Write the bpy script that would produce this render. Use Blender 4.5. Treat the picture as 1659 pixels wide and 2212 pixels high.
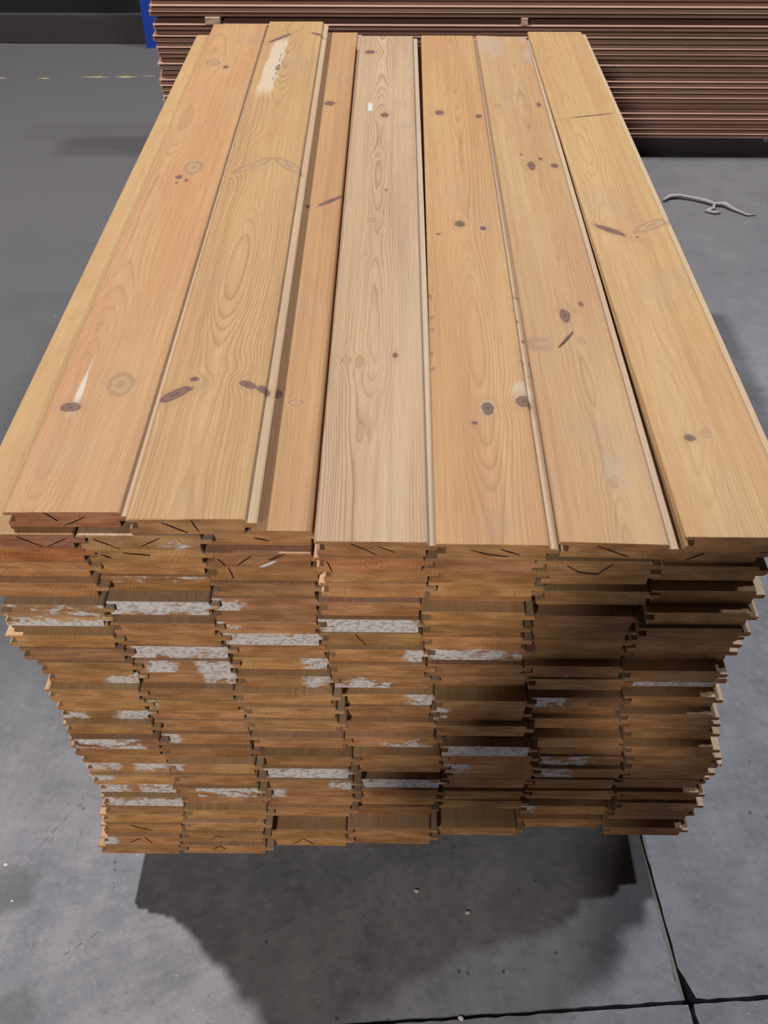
import bpy, bmesh, math, random
from mathutils import Vector, Matrix
random.seed(11)
for o in list(bpy.data.objects):
    bpy.data.objects.remove(o)
SC = bpy.context.scene
COL = SC.collection

# ------------------------------------------------------------------ camera
PITCH, YAW, FPX = math.radians(43.2297), math.radians(0.6964), 2068.0
cam_data = bpy.data.cameras.new('camera')
cam_data.sensor_fit = 'AUTO'
cam_data.sensor_width = 36.0
cam_data.lens = 36.0 * FPX / 2212.0
cam_data.clip_start = 0.02
cam = bpy.data.objects.new('camera', cam_data)
cam.location = (0.0, -0.79, 1.575)
cam.rotation_euler = (math.pi / 2 - PITCH, 0.0, YAW)
COL.objects.link(cam)
SC.camera = cam

# ------------------------------------------------------------------ world, lamps, exposure
world = bpy.data.worlds.new('warehouse_gloom')
world.use_nodes = True
world.node_tree.nodes['Background'].inputs['Color'].default_value = (0.75, 0.85, 1.0, 1)
world.node_tree.nodes['Background'].inputs['Strength'].default_value = 0.008
SC.world = world

def area(name, loc, target, size, power, color):
    l = bpy.data.lights.new(name, 'AREA')
    l.shape = 'DISK'
    l.size = size
    l.energy = power
    l.color = color
    o = bpy.data.objects.new(name, l)
    o.location = loc
    o.rotation_euler = (Vector(target) - Vector(loc)).to_track_quat('-Z', 'Y').to_euler()
    COL.objects.link(o)
    return o
area('ceiling_lamp_left', (-2.8, 2.0, 5.6), (0.0, 0.9, 0.3), 0.22, 405, (1.0, 0.965, 0.99))
area('ceiling_lamp_right', (3.86, 1.67, 5.6), (0.2, 0.8, 0.3), 0.25, 112, (0.92, 0.94, 1.0))
area('ceiling_lamp_far_right', (2.6, 2.9, 5.6), (0.2, 0.8, 0.3), 0.6, 262, (0.93, 0.94, 1.0))
area('ceiling_lamp_behind', (-1.3, -4.63, 3.3), (0.1, 0.0, 0.5), 0.42, 160, (1.0, 0.94, 0.88))

vs = SC.view_settings
vs.view_transform = 'Standard'
try: vs.look = 'None'
except Exception: pass
vs.gamma = 1.0
vs.use_curve_mapping = False
vs.exposure = 0.0

# ------------------------------------------------------------------ data measured for the stack
BOARDS = [
 (1, 0, -0.4617, 0.0285, 0.0062, 0.1393, 1.839, [], 'red'),
 (1, 1, -0.519, 0.0165, 0.0, 0.139, 1.849, [], 'red'),
 (1, 2, -0.5187, 0.0195, 0.0, 0.1447, 1.81, [], 'red'),
 (1, 3, -0.5229, 0.0179, 0.0, 0.151, 1.812, [], ''),
 (1, 4, -0.5146, 0.0063, 0.0, 0.15, 1.818, [], ''),
 (1, 5, -0.4872, -0.0066, 0.0, 0.1288, 1.81, [0, 1, 0.45], 'grey'),
 (1, 6, -0.498, 0.0007, 0.0, 0.1319, 1.817, [0, 1, 0.75], 'straw'),
 (1, 7, -0.5057, 0.0208, 0.0, 0.1355, 1.781, [], ''),
 (1, 8, -0.5069, 0.0058, 0.0, 0.1441, 1.799, [], 'straw'),
 (1, 9, -0.4941, 0.0037, 0.0, 0.1403, 1.818, [], ''),
 (1, 10, -0.4751, -0.0004, 0.0, 0.129, 1.806, [], ''),
 (1, 11, -0.4722, 0.0042, 0.0, 0.1288, 1.816, [0.66, 1, 0.8], ''),
 (1, 12, -0.4759, -0.0072, 0.0, 0.1309, 1.785, [], ''),
 (1, 13, -0.4704, -0.0063, 0.0, 0.1288, 1.799, [], ''),
 (1, 14, -0.4709, -0.0026, 0.0, 0.1288, 1.79, [0, 0.28, 0.75, 0.66, 1, 0.9], ''),
 (1, 15, -0.4671, -0.0115, 0.0, 0.1288, 1.802, [], ''),
 (1, 16, -0.4614, -0.02, 0.0, 0.1297, 1.803, [0.08, 0.8, 0.8], ''),
 (1, 17, -0.4657, -0.0149, 0.0, 0.1308, 1.781, [], ''),
 (1, 18, -0.4607, -0.0125, 0.0, 0.1309, 1.789, [], ''),
 (1, 19, -0.4593, -0.0121, 0.0, 0.1299, 1.791, [0, 0.4, 0.7, 0.62, 1, 0.75], ''),
 (1, 20, -0.454, -0.0175, 0.0, 0.1288, 1.817, [0, 0.25, 0.8], ''),
 (1, 21, -0.4492, -0.0162, 0.0, 0.1288, 1.811, [0, 0.38, 0.75, 0.55, 1, 0.85], ''),
 (1, 22, -0.4459, -0.0248, 0.0, 0.1288, 1.786, [0.1, 1, 0.95], ''),
 (1, 23, -0.4487, -0.025, 0.0, 0.1288, 1.812, [], ''),
 (1, 24, -0.4573, -0.0255, 0.0, 0.1324, 1.786, [], ''),
 (1, 25, -0.4601, -0.0296, 0.0, 0.1309, 1.805, [], ''),
 (1, 26, -0.4638, -0.0371, 0.0, 0.1295, 1.785, [0, 0.22, 0.95], ''),
 (1, 27, -0.4722, -0.0394, 0.0, 0.1331, 1.78, [], ''),
 (2, 0, -0.314, 0.0181, 0.0089, 0.1416, 1.874, [], 'olive'),
 (2, 1, -0.3777, 0.0164, 0.0, 0.15, 1.815, [0, 1, 0.28], 'grey'),
 (2, 2, -0.3718, 0.0171, 0.0, 0.1431, 1.788, [], ''),
 (2, 3, -0.3714, 0.0233, 0.0, 0.1411, 1.789, [], ''),
 (2, 4, -0.364, 0.0187, 0.0, 0.1383, 1.819, [0.05, 1, 0.38], ''),
 (2, 5, -0.3578, -0.0004, 0.0, 0.1303, 1.815, [0, 1, 0.95], 'grey'),
 (2, 6, -0.3655, 0.0225, 0.0, 0.1341, 1.792, [], ''),
 (2, 7, -0.3637, 0.0075, 0.0, 0.136, 1.818, [], ''),
 (2, 8, -0.3622, 0.0106, 0.0, 0.1393, 1.802, [], ''),
 (2, 9, -0.3533, 0.0093, 0.0, 0.137, 1.807, [0.05, 1, 1.0], ''),
 (2, 10, -0.3456, 0.0043, 0.0, 0.1305, 1.788, [0.1, 0.42, 0.9, 0.66, 1, 0.95], ''),
 (2, 11, -0.3428, 0.0051, 0.0, 0.1325, 1.818, [0.66, 1, 0.85], ''),
 (2, 12, -0.3444, -0.0039, 0.0, 0.1289, 1.808, [], ''),
 (2, 13, -0.341, -0.0056, 0.0, 0.1297, 1.819, [0, 0.12, 0.7], ''),
 (2, 14, -0.3415, -0.0016, 0.0, 0.136, 1.816, [], ''),
 (2, 15, -0.3377, -0.005, 0.0, 0.1355, 1.792, [], ''),
 (2, 16, -0.3311, -0.0104, 0.0, 0.1299, 1.794, [0, 0.2, 0.85], ''),
 (2, 17, -0.3343, -0.017, 0.0, 0.1336, 1.787, [], ''),
 (2, 18, -0.3264, -0.0278, 0.0, 0.1288, 1.786, [0, 0.18, 0.85], ''),
 (2, 19, -0.3246, -0.0321, 0.0, 0.1288, 1.783, [], ''),
 (2, 20, -0.3246, -0.0375, 0.0, 0.1288, 1.792, [0.3, 1, 0.7], ''),
 (2, 21, -0.3198, -0.0332, 0.0, 0.1288, 1.804, [], ''),
 (2, 22, -0.3165, -0.016, 0.0, 0.13, 1.78, [], ''),
 (2, 23, -0.3193, -0.031, 0.0, 0.1288, 1.807, [], ''),
 (2, 24, -0.3243, -0.0378, 0.0, 0.1288, 1.794, [], ''),
 (2, 25, -0.3285, -0.0426, 0.0, 0.1299, 1.792, [], ''),
 (2, 26, -0.3333, -0.0223, 0.0, 0.1296, 1.813, [], ''),
 (2, 27, -0.3386, -0.0373, 0.0, 0.1387, 1.799, [], ''),
 (3, 1, -0.2269, 0.0258, 0.003, 0.1316, 1.863, [], 'olive'),
 (3, 2, -0.2266, 0.0124, 0.0, 0.1301, 1.793, [], ''),
 (3, 3, -0.2282, 0.0139, 0.0, 0.1393, 1.799, [], ''),
 (3, 4, -0.2251, 0.0094, 0.0, 0.1313, 1.808, [], ''),
 (3, 5, -0.227, 0.0073, 0.0, 0.134, 1.782, [0, 0.25, 0.8], ''),
 (3, 6, -0.2307, 0.0131, 0.0, 0.1363, 1.819, [], ''),
 (3, 7, -0.227, 0.0114, 0.0, 0.1305, 1.781, [0, 0.3, 0.45], ''),
 (3, 8, -0.2223, 0.013, 0.0, 0.1288, 1.81, [0, 1, 1.0], ''),
 (3, 9, -0.2157, 0.0133, 0.0, 0.1288, 1.814, [], ''),
 (3, 10, -0.2145, 0.0115, 0.0, 0.1299, 1.781, [0.74, 1, 0.9], ''),
 (3, 11, -0.2097, -0.0002, 0.0, 0.1288, 1.812, [0.74, 1, 0.85], ''),
 (3, 12, -0.2149, -0.0107, 0.0, 0.1354, 1.795, [], ''),
 (3, 13, -0.2038, -0.0155, 0.0, 0.1288, 1.803, [], ''),
 (3, 14, -0.2023, -0.02, 0.0, 0.1288, 1.78, [], ''),
 (3, 15, -0.2015, 0.0009, 0.0, 0.1288, 1.782, [], ''),
 (3, 16, -0.2006, -0.0141, 0.0, 0.1342, 1.787, [], ''),
 (3, 17, -0.2001, 0.0014, 0.0, 0.1374, 1.818, [], ''),
 (3, 18, -0.197, -0.0136, 0.0, 0.1415, 1.788, [], ''),
 (3, 19, -0.1952, -0.0186, 0.0, 0.1353, 1.81, [0, 1, 1.0], ''),
 (3, 20, -0.1952, -0.0224, 0.0, 0.1396, 1.817, [0.78, 1, 0.8], ''),
 (3, 21, -0.1904, -0.0211, 0.0, 0.1345, 1.818, [0, 0.2, 0.9], ''),
 (3, 22, -0.1859, -0.0202, 0.0, 0.1303, 1.794, [], ''),
 (3, 23, -0.1899, -0.0251, 0.0, 0.1294, 1.794, [], ''),
 (3, 24, -0.1949, -0.0101, 0.0, 0.1321, 1.801, [], ''),
 (3, 25, -0.1981, 0.0049, 0.0, 0.1349, 1.811, [], ''),
 (3, 26, -0.2026, -0.0211, 0.0, 0.1328, 1.784, [], ''),
 (3, 27, -0.1993, -0.0225, 0.0, 0.1301, 1.81, [], ''),
 (4, 0, -0.0902, -0.0154, 0.0001, 0.1317, 1.795, [], 'olive'),
 (4, 1, -0.0914, -0.017, 0.0, 0.1288, 1.812, [], 'mauve'),
 (4, 2, -0.0845, -0.0103, 0.0, 0.1294, 1.814, [], ''),
 (4, 3, -0.0883, -0.0118, 0.0, 0.1308, 1.781, [], ''),
 (4, 4, -0.0933, 0.0165, 0.0, 0.1364, 1.818, [], ''),
 (4, 5, -0.0924, 0.0015, 0.0, 0.129, 1.784, [], ''),
 (4, 6, -0.0939, -0.005, 0.0, 0.1303, 1.794, [0, 1, 1.0], ''),
 (4, 7, -0.0921, -0.0067, 0.0, 0.1313, 1.804, [], ''),
 (4, 8, -0.0929, 0.0217, 0.0, 0.1371, 1.817, [], ''),
 (4, 9, -0.0863, 0.0067, 0.0, 0.1301, 1.794, [0.82, 1, 0.9], ''),
 (4, 10, -0.0838, 0.001, 0.0, 0.1312, 1.817, [], ''),
 (4, 11, -0.0803, 0.0003, 0.0, 0.1348, 1.802, [0, 0.58, 0.72], ''),
 (4, 12, -0.0789, 0.0233, 0.0, 0.1399, 1.792, [], ''),
 (4, 13, -0.0735, 0.0083, 0.0, 0.134, 1.793, [0.72, 1, 0.95], ''),
 (4, 14, -0.0729, 0.0046, 0.0, 0.13, 1.787, [], ''),
 (4, 15, -0.0721, -0.0035, 0.0, 0.136, 1.783, [], ''),
 (4, 16, -0.0658, -0.0119, 0.0, 0.1296, 1.786, [0.45, 0.95, 0.5], ''),
 (4, 17, -0.0621, 0.0052, 0.0, 0.1335, 1.808, [], ''),
 (4, 18, -0.0549, -0.0098, 0.0, 0.1291, 1.82, [], ''),
 (4, 19, -0.0593, -0.0069, 0.0, 0.1367, 1.786, [], ''),
 (4, 20, -0.0551, 0.0112, 0.0, 0.1383, 1.782, [], ''),
 (4, 21, -0.0554, -0.0038, 0.0, 0.1328, 1.819, [0, 1, 1.05], ''),
 (4, 22, -0.055, -0.0067, 0.0, 0.1288, 1.801, [], ''),
 (4, 23, -0.0565, -0.0036, 0.0, 0.1288, 1.796, [], ''),
 (4, 24, -0.0621, -0.0072, 0.0, 0.1288, 1.789, [], ''),
 (4, 25, -0.0624, 0.0078, 0.0, 0.13, 1.804, [], ''),
 (4, 26, -0.0685, -0.0171, 0.0, 0.1341, 1.813, [], ''),
 (4, 27, -0.0687, -0.0168, 0.0, 0.1358, 1.798, [], ''),
 (5, 0, 0.049, -0.0184, -0.007, 0.131, 1.803, [], ''),
 (5, 1, 0.038, -0.0185, 0.0, 0.1288, 1.797, [], ''),
 (5, 2, 0.0455, -0.0103, 0.0, 0.1288, 1.782, [], ''),
 (5, 3, 0.0438, -0.0095, 0.0, 0.1288, 1.817, [], 'straw'),
 (5, 4, 0.0437, 0.0055, 0.0, 0.1313, 1.781, [], ''),
 (5, 5, 0.0372, -0.0128, 0.0, 0.1288, 1.8, [], 'straw'),
 (5, 6, 0.0371, -0.0117, 0.0, 0.1288, 1.814, [], ''),
 (5, 7, 0.0398, -0.0111, 0.0, 0.1288, 1.785, [], ''),
 (5, 8, 0.0449, -0.0088, 0.0, 0.1288, 1.809, [0.05, 1, 0.75], ''),
 (5, 9, 0.0444, 0.0178, 0.0, 0.1288, 1.818, [], ''),
 (5, 10, 0.0481, 0.0028, 0.0, 0.1288, 1.805, [], ''),
 (5, 11, 0.055, 0.0075, 0.0, 0.1288, 1.812, [], ''),
 (5, 12, 0.0616, 0.0225, 0.0, 0.129, 1.784, [], ''),
 (5, 13, 0.0611, -0.0008, 0.0, 0.1288, 1.797, [0, 0.15, 0.7], ''),
 (5, 14, 0.0577, -0.0006, 0.0, 0.13, 1.786, [0, 0.2, 0.6], ''),
 (5, 15, 0.0645, -0.0086, 0.0, 0.1288, 1.814, [], ''),
 (5, 16, 0.0644, 0.0064, 0.0, 0.1307, 1.792, [], ''),
 (5, 17, 0.072, -0.0096, 0.0, 0.1311, 1.798, [0.05, 1, 1.0], ''),
 (5, 18, 0.0748, -0.0087, 0.0, 0.1339, 1.82, [], ''),
 (5, 19, 0.0786, -0.0082, 0.0, 0.1334, 1.814, [0, 0.28, 0.85], ''),
 (5, 20, 0.0838, -0.0024, 0.0, 0.133, 1.819, [], ''),
 (5, 21, 0.078, -0.0018, 0.0, 0.1308, 1.798, [], ''),
 (5, 22, 0.079, 0.0216, 0.0, 0.1347, 1.8, [], ''),
 (5, 23, 0.0729, 0.0066, 0.0, 0.1359, 1.809, [], ''),
 (5, 24, 0.0728, 0.0054, 0.0, 0.1371, 1.799, [], ''),
 (5, 25, 0.0682, 0.0204, 0.0, 0.1395, 1.792, [], ''),
 (5, 26, 0.0731, 0.0354, 0.0, 0.1418, 1.796, [], ''),
 (5, 27, 0.0677, -0.0008, 0.0, 0.14, 1.786, [], ''),
 (6, 0, 0.1921, -0.0169, -0.0045, 0.1268, 1.791, [], ''),
 (6, 1, 0.1674, -0.0199, 0.0, 0.136, 1.795, [], ''),
 (6, 2, 0.1749, -0.0102, 0.0, 0.1323, 1.82, [], ''),
 (6, 3, 0.1798, 0.0164, 0.0, 0.1373, 1.818, [], ''),
 (6, 4, 0.1756, 0.0014, 0.0, 0.1418, 1.805, [], ''),
 (6, 5, 0.1728, 0.0202, 0.0, 0.1418, 1.8, [], ''),
 (6, 6, 0.1665, 0.0052, 0.0, 0.1418, 1.794, [], ''),
 (6, 7, 0.1697, 0.0058, 0.0, 0.1355, 1.784, [], ''),
 (6, 8, 0.1743, 0.0083, 0.0, 0.1322, 1.791, [], ''),
 (6, 9, 0.1738, 0.0125, 0.0, 0.1353, 1.811, [], ''),
 (6, 10, 0.1779, 0.0022, 0.0, 0.1304, 1.815, [0.3, 0.7, 0.4], ''),
 (6, 11, 0.1844, -0.0, 0.0, 0.1322, 1.794, [], ''),
 (6, 12, 0.1912, 0.0207, 0.0, 0.1355, 1.811, [], ''),
 (6, 13, 0.1913, 0.0057, 0.0, 0.1312, 1.811, [0.05, 0.38, 0.8], ''),
 (6, 14, 0.1894, 0.013, 0.0, 0.1328, 1.808, [], ''),
 (6, 15, 0.1939, 0.0065, 0.0, 0.1375, 1.807, [], ''),
 (6, 16, 0.1957, 0.0215, 0.0, 0.1407, 1.81, [], ''),
 (6, 17, 0.2036, 0.0065, 0.0, 0.1362, 1.795, [], ''),
 (6, 18, 0.2093, 0.0107, 0.0, 0.1394, 1.808, [], ''),
 (6, 19, 0.2147, 0.0073, 0.0, 0.1351, 1.791, [0, 0.62, 0.62], ''),
 (6, 20, 0.2174, 0.0019, 0.0, 0.1343, 1.799, [0, 0.4, 0.75], ''),
 (6, 21, 0.2094, -0.0014, 0.0, 0.1347, 1.811, [], ''),
 (6, 22, 0.2172, 0.0244, 0.0, 0.14, 1.808, [], ''),
 (6, 23, 0.2117, 0.0094, 0.0, 0.1418, 1.792, [], ''),
 (6, 24, 0.2154, 0.026, 0.0, 0.1418, 1.818, [], ''),
 (6, 25, 0.2083, 0.011, 0.0, 0.1417, 1.806, [0, 0.2, 0.6], ''),
 (6, 26, 0.2155, 0.0304, 0.0, 0.1418, 1.803, [], ''),
 (6, 27, 0.2083, 0.0154, 0.0, 0.1418, 1.78, [], ''),
 (7, 0, 0.3373, -0.0033, 0.0031, 0.1373, 1.82, [], ''),
 (7, 1, 0.304, 0.002, 0.0, 0.1288, 1.802, [], ''),
 (7, 2, 0.3087, -0.0026, 0.0, 0.1288, 1.79, [], ''),
 (7, 3, 0.3188, 0.0188, 0.0, 0.1288, 1.807, [], ''),
 (7, 4, 0.318, 0.0038, 0.0, 0.131, 1.799, [], ''),
 (7, 5, 0.3152, -0.0095, 0.0, 0.1288, 1.813, [], ''),
 (7, 6, 0.3089, -0.0143, 0.0, 0.1305, 1.806, [], ''),
 (7, 7, 0.3059, -0.0008, 0.0, 0.1352, 1.812, [], ''),
 (7, 8, 0.3071, 0.007, 0.0, 0.1392, 1.794, [], ''),
 (7, 9, 0.3097, 0.0143, 0.0, 0.1391, 1.806, [], ''),
 (7, 10, 0.3089, -0.0037, 0.0, 0.1288, 1.81, [], ''),
 (7, 11, 0.3173, 0.008, 0.0, 0.1288, 1.813, [0, 1, 0.85], ''),
 (7, 12, 0.3273, 0.0242, 0.0, 0.1288, 1.794, [], ''),
 (7, 13, 0.325, 0.0092, 0.0, 0.1288, 1.814, [], ''),
 (7, 14, 0.3228, -0.0023, 0.0, 0.1288, 1.815, [], ''),
 (7, 15, 0.332, 0.0038, 0.0, 0.1288, 1.808, [], ''),
 (7, 16, 0.337, 0.004, 0.0, 0.1288, 1.819, [], ''),
 (7, 17, 0.3405, -0.0065, 0.0, 0.1288, 1.818, [], ''),
 (7, 18, 0.3492, -0.004, 0.0, 0.1288, 1.801, [], ''),
 (7, 19, 0.3504, -0.001, 0.0, 0.1288, 1.801, [], ''),
 (7, 20, 0.3523, 0.0016, 0.0, 0.1288, 1.787, [], ''),
 (7, 21, 0.3447, 0.0015, 0.0, 0.1288, 1.813, [], ''),
 (7, 22, 0.3582, 0.0241, 0.0, 0.1314, 1.817, [], ''),
 (7, 23, 0.356, 0.0091, 0.0, 0.1297, 1.799, [], ''),
 (7, 24, 0.3578, 0.0039, 0.0, 0.1295, 1.808, [], ''),
 (7, 25, 0.3506, 0.0041, 0.0, 0.1288, 1.809, [], ''),
 (7, 26, 0.3579, 0.0191, 0.0, 0.1288, 1.809, [], ''),
 (7, 27, 0.3507, 0.0028, 0.0, 0.1288, 1.787, [], ''),
]
KNOTS = {(1, 0): [(0.0307, 0.2008, 0.013, 0.0101, 'd'), (0.0849, 0.2525, 0.0165, 0.0258, 'p'), (0.079, 0.9429, 0.0158, 0.0268, 'p'), (0.0584, 0.9022, 0.006, 0.008, 'd'), (0.0736, 0.8884, 0.0035, 0.006, 'd'), (0.058, 0.8785, 0.0026, 0.0039, 'd'), (0.0373, 1.5189, 0.0151, 0.0218, 'p'), (0.0705, 1.4881, 0.0064, 0.0091, 'd')], (2, 0): [(0.0388, 0.2707, 0.0057, 0.0055, 'd'), (0.0551, 0.2589, 0.0038, 0.0064, 'p'), (0.019, 0.2368, 0.027, 0.009, 'd', 0.722), (0.1112, 0.258, 0.0146, 0.007, 'd', -0.536), (0.132, 0.2474, 0.0099, 0.008, 'd', -0.559), (0.0466, 0.947, 0.0465, 0.01, 'p', 0.785), (0.112, 0.9472, 0.0414, 0.011, 'p', -0.911), (0.037, 1.6718, 0.042, 0.006, 'd', 0.955), (0.125, 1.701, 0.0192, 0.006, 'd', -0.68)], (3, 1): [(0.0948, 0.2464, 0.0096, 0.0074, 'p'), (0.0661, 0.2654, 0.0077, 0.0097, 'd'), (0.1117, 0.8502, 0.0278, 0.006, 'd', 0.75), (0.0705, 0.8274, 0.0043, 0.0074, 'd'), (0.0852, 1.3212, 0.0122, 0.0134, 'd')], (4, 0): [(0.0234, 0.3655, 0.0072, 0.0093, 'r'), (0.0945, 0.378, 0.004, 0.007, 'd'), (0.0505, 0.7975, 0.0073, 0.0088, 'r'), (0.0574, 1.0725, 0.0063, 0.0109, 'r'), (0.0688, 1.2792, 0.0088, 0.0128, 'd'), (0.0275, 1.6775, 0.0123, 0.0135, 'd'), (0.0753, 0.9178, 0.0025, 0.0039, 'd'), (0.0423, 0.6762, 0.0031, 0.0063, 'p'), (0.0426, 0.3622, 0.006, 0.0138, 'p'), (0.0485, 0.204, 0.0048, 0.0213, 'p')], (5, 0): [(0.0775, 0.2572, 0.0086, 0.0143, 'd'), (0.0579, 0.2248, 0.0042, 0.0039, 'd'), (0.0354, 1.2916, 0.0098, 0.0129, 'd'), (0.1208, 1.2727, 0.0068, 0.0102, 'd'), (0.0606, 0.7854, 0.0089, 0.0121, 'd'), (0.1007, 0.7691, 0.0064, 0.0085, 'd'), (0.0212, 0.7473, 0.004, 0.0033, 'd'), (0.1288, 0.2726, 0.0112, 0.0125, 'd')], (6, 0): [(0.0692, 0.4881, 0.0084, 0.0183, 'd'), (0.0997, 0.5219, 0.0043, 0.0067, 'd'), (0.0865, 0.4203, 0.0054, 0.0098, 'p'), (0.07, 1.0263, 0.008, 0.019, 'd'), (0.0914, 1.0609, 0.0045, 0.0065, 'd'), (0.1176, 1.0313, 0.008, 0.0106, 'd'), (0.0542, 1.0777, 0.0027, 0.0044, 'd'), (0.0239, 1.3281, 0.008, 0.0132, 'p'), (0.0913, 1.3266, 0.0079, 0.0159, 'p'), (0.1191, 1.3456, 0.005, 0.0134, 'd'), (0.083, 0.1029, 0.0051, 0.0068, 'p')], (7, 0): [(0.0449, 0.1797, 0.0072, 0.0066, 'd'), (0.0674, 0.1894, 0.006, 0.0087, 'p'), (0.0345, 0.7424, 0.0307, 0.008, 'd', -0.709), (0.0765, 0.7177, 0.0031, 0.0033, 'd'), (0.1078, 0.7601, 0.04, 0.012, 'p', 0.65), (0.0805, 1.2518, 0.0475, 0.003, 'd', 0.278)]}
CHECKS = {(1, 0): [[(0.0487, -0.0006), (0.0566, -0.0073), (0.0627, -0.0141)], [(0.0687, -0.0217), (0.0823, -0.0154), (0.0962, -0.0076)]], (2, 0): [[(0.042, -0.0056), (0.0708, -0.0221)], [(0.0773, -0.0006), (0.0805, -0.0112), (0.0849, -0.0196)]], (1, 1): [[(0.0708, -0.0041), (0.0979, -0.0203)], [(0.1035, -0.0202), (0.1285, -0.0066)]], (2, 1): [[(0.0198, -0.0068), (0.05, -0.023)], [(0.0754, -0.0187), (0.1, -0.0043)]], (2, 2): [[(0.0193, -0.0094), (0.0295, -0.015)], [(0.0453, -0.0059), (0.0784, -0.0095)]], (3, 1): [[(0.0602, -0.0115), (0.0776, -0.0168)]], (3, 2): [[(0.0155, -0.0101), (0.0237, -0.0213)], [(0.0378, -0.0211), (0.0563, -0.0047)]], (3, 3): [[(0.0283, -0.0028), (0.0307, -0.0127), (0.0326, -0.021)]], (4, 0): [[(0.0423, -0.0039), (0.0597, -0.0136), (0.0719, -0.0218)], [(0.0741, -0.0081), (0.0928, -0.017)]], (4, 1): [[(0.0153, -0.0067), (0.0211, -0.0245)]], (5, 0): [[(0.0406, -0.0083), (0.0592, -0.0156), (0.0851, -0.0191)], [(0.0745, -0.0071), (0.0976, -0.0159)]], (6, 0): [[(0.044, -0.005), (0.0822, -0.0205)]], (6, 1): [[(0.0359, -0.0072), (0.0509, -0.018), (0.073, -0.0216), (0.0891, -0.0042)]], (7, 1): [[(0.0433, -0.0188), (0.0628, -0.0084)]], (4, 7): [[(0.0457, -0.0006), (0.0496, -0.0083), (0.059, -0.0223)]], (1, 25): [[(0.046, -0.0006), (0.0819, -0.0166)]], (1, 26): [[(0.0454, -0.0173), (0.0665, -0.0032)], [(0.0725, -0.0006), (0.0824, -0.0194)]], (2, 27): [[(0.0521, -0.0117), (0.0647, -0.0007), (0.0726, -0.0097)]], (2, 25): [[(0.0444, -0.0183), (0.0567, -0.0076), (0.0682, -0.0162)]], (3, 27): [[(0.0403, -0.0202), (0.0588, -0.0014), (0.0767, -0.0194)]]}

ZB, T, N = 0.10, 0.025, 28
ZT = ZB + N * T
W0, L0 = 0.135, 1.80

# ------------------------------------------------------------------ node helper
class NT:
    def __init__(s, name):
        s.m = bpy.data.materials.new(name)
        s.m.use_nodes = True
        s.t = s.m.node_tree
        s.b = s.t.nodes['Principled BSDF']
    def n(s, t): return s.t.nodes.new(t)
    def l(s, a, b): s.t.links.new(a, b)
    def put(s, sock, v):
        if isinstance(v, (int, float)): sock.default_value = v
        elif isinstance(v, tuple): sock.default_value = v if len(v) == len(sock.default_value) else v + (1,)
        else: s.l(v, sock)
    def M(s, op, a, b=0.0, c=0.0, clamp=False):
        x = s.n('ShaderNodeMath'); x.operation = op; x.use_clamp = clamp
        for i, v in enumerate((a, b, c)): s.put(x.inputs[i], v)
        return x.outputs[0]
    def add(s, a, b): return s.M('ADD', a, b)
    def sub(s, a, b): return s.M('SUBTRACT', a, b)
    def mul(s, a, b): return s.M('MULTIPLY', a, b)
    def vec(s, a, b, c):
        x = s.n('ShaderNodeCombineXYZ')
        for i, v in enumerate((a, b, c)): s.put(x.inputs[i], v)
        return x.outputs[0]
    def sep(s, v):
        x = s.n('ShaderNodeSeparateXYZ'); s.l(v, x.inputs[0]); return x.outputs
    def noise(s, v, scale=1.0, detail=2.0, rough=0.5):
        x = s.n('ShaderNodeTexNoise'); s.l(v, x.inputs['Vector'])
        x.inputs['Scale'].default_value = scale; x.inputs['Detail'].default_value = detail
        x.inputs['Roughness'].default_value = rough
        return x.outputs[0]
    def vor(s, v, scale, feature='F1'):
        x = s.n('ShaderNodeTexVoronoi'); x.feature = feature; s.l(v, x.inputs['Vector']); x.inputs['Scale'].default_value = scale
        return x.outputs['Distance']
    def ss(s, v, lo, hi):           # smooth step, falling when lo > hi
        x = s.n('ShaderNodeMapRange'); x.interpolation_type = 'SMOOTHSTEP'
        s.put(x.inputs['Value'], v)
        if not isinstance(lo, (int, float)) or not isinstance(hi, (int, float)):
            s.put(x.inputs['From Min'], lo); s.put(x.inputs['From Max'], hi)
            return x.outputs[0]
        if lo < hi:
            x.inputs['From Min'].default_value = lo; x.inputs['From Max'].default_value = hi
        else:
            x.inputs['From Min'].default_value = hi; x.inputs['From Max'].default_value = lo
            x.inputs['To Min'].default_value = 1; x.inputs['To Max'].default_value = 0
        return x.outputs[0]
    def mix(s, f, a, b, mode='MIX'):
        x = s.n('ShaderNodeMix'); x.data_type = 'RGBA'; x.blend_type = mode
        s.put(x.inputs[0], f); s.put(x.inputs[6], a); s.put(x.inputs[7], b)
        return x.outputs[2]
    def ramp(s, v, stops):
        x = s.n('ShaderNodeValToRGB'); s.l(v, x.inputs[0])
        e = x.color_ramp.elements
        while len(e) < len(stops): e.new(0.5)
        for k, (p, c) in enumerate(stops):
            e[k].position = p
            e[k].color = (c, c, c, 1) if isinstance(c, (int, float)) else c + (1,)
        return x.outputs[0]
    def attr(s, name):
        x = s.n('ShaderNodeAttribute'); x.attribute_type = 'OBJECT'; x.attribute_name = name
        return x
    def bump(s, h, strength, dist):
        x = s.n('ShaderNodeBump'); s.l(h, x.inputs['Height'])
        x.inputs['Strength'].default_value = strength; x.inputs['Distance'].default_value = dist
        s.l(x.outputs[0], s.b.inputs['Normal'])

def plain(name, color, rough=0.6, metal=0.0, noise=0.12, scale=20):
    a = NT(name)
    tc = a.n('ShaderNodeTexCoord')
    f = a.noise(tc.outputs['Object'], scale, 4)
    c = a.mix(f, tuple(x * (1 - noise) for x in color), tuple(min(1, x * (1 + noise)) for x in color))
    a.l(c, a.b.inputs['Base Color'])
    a.b.inputs['Roughness'].default_value = rough
    a.b.inputs['Metallic'].default_value = metal
    return a.m

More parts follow.
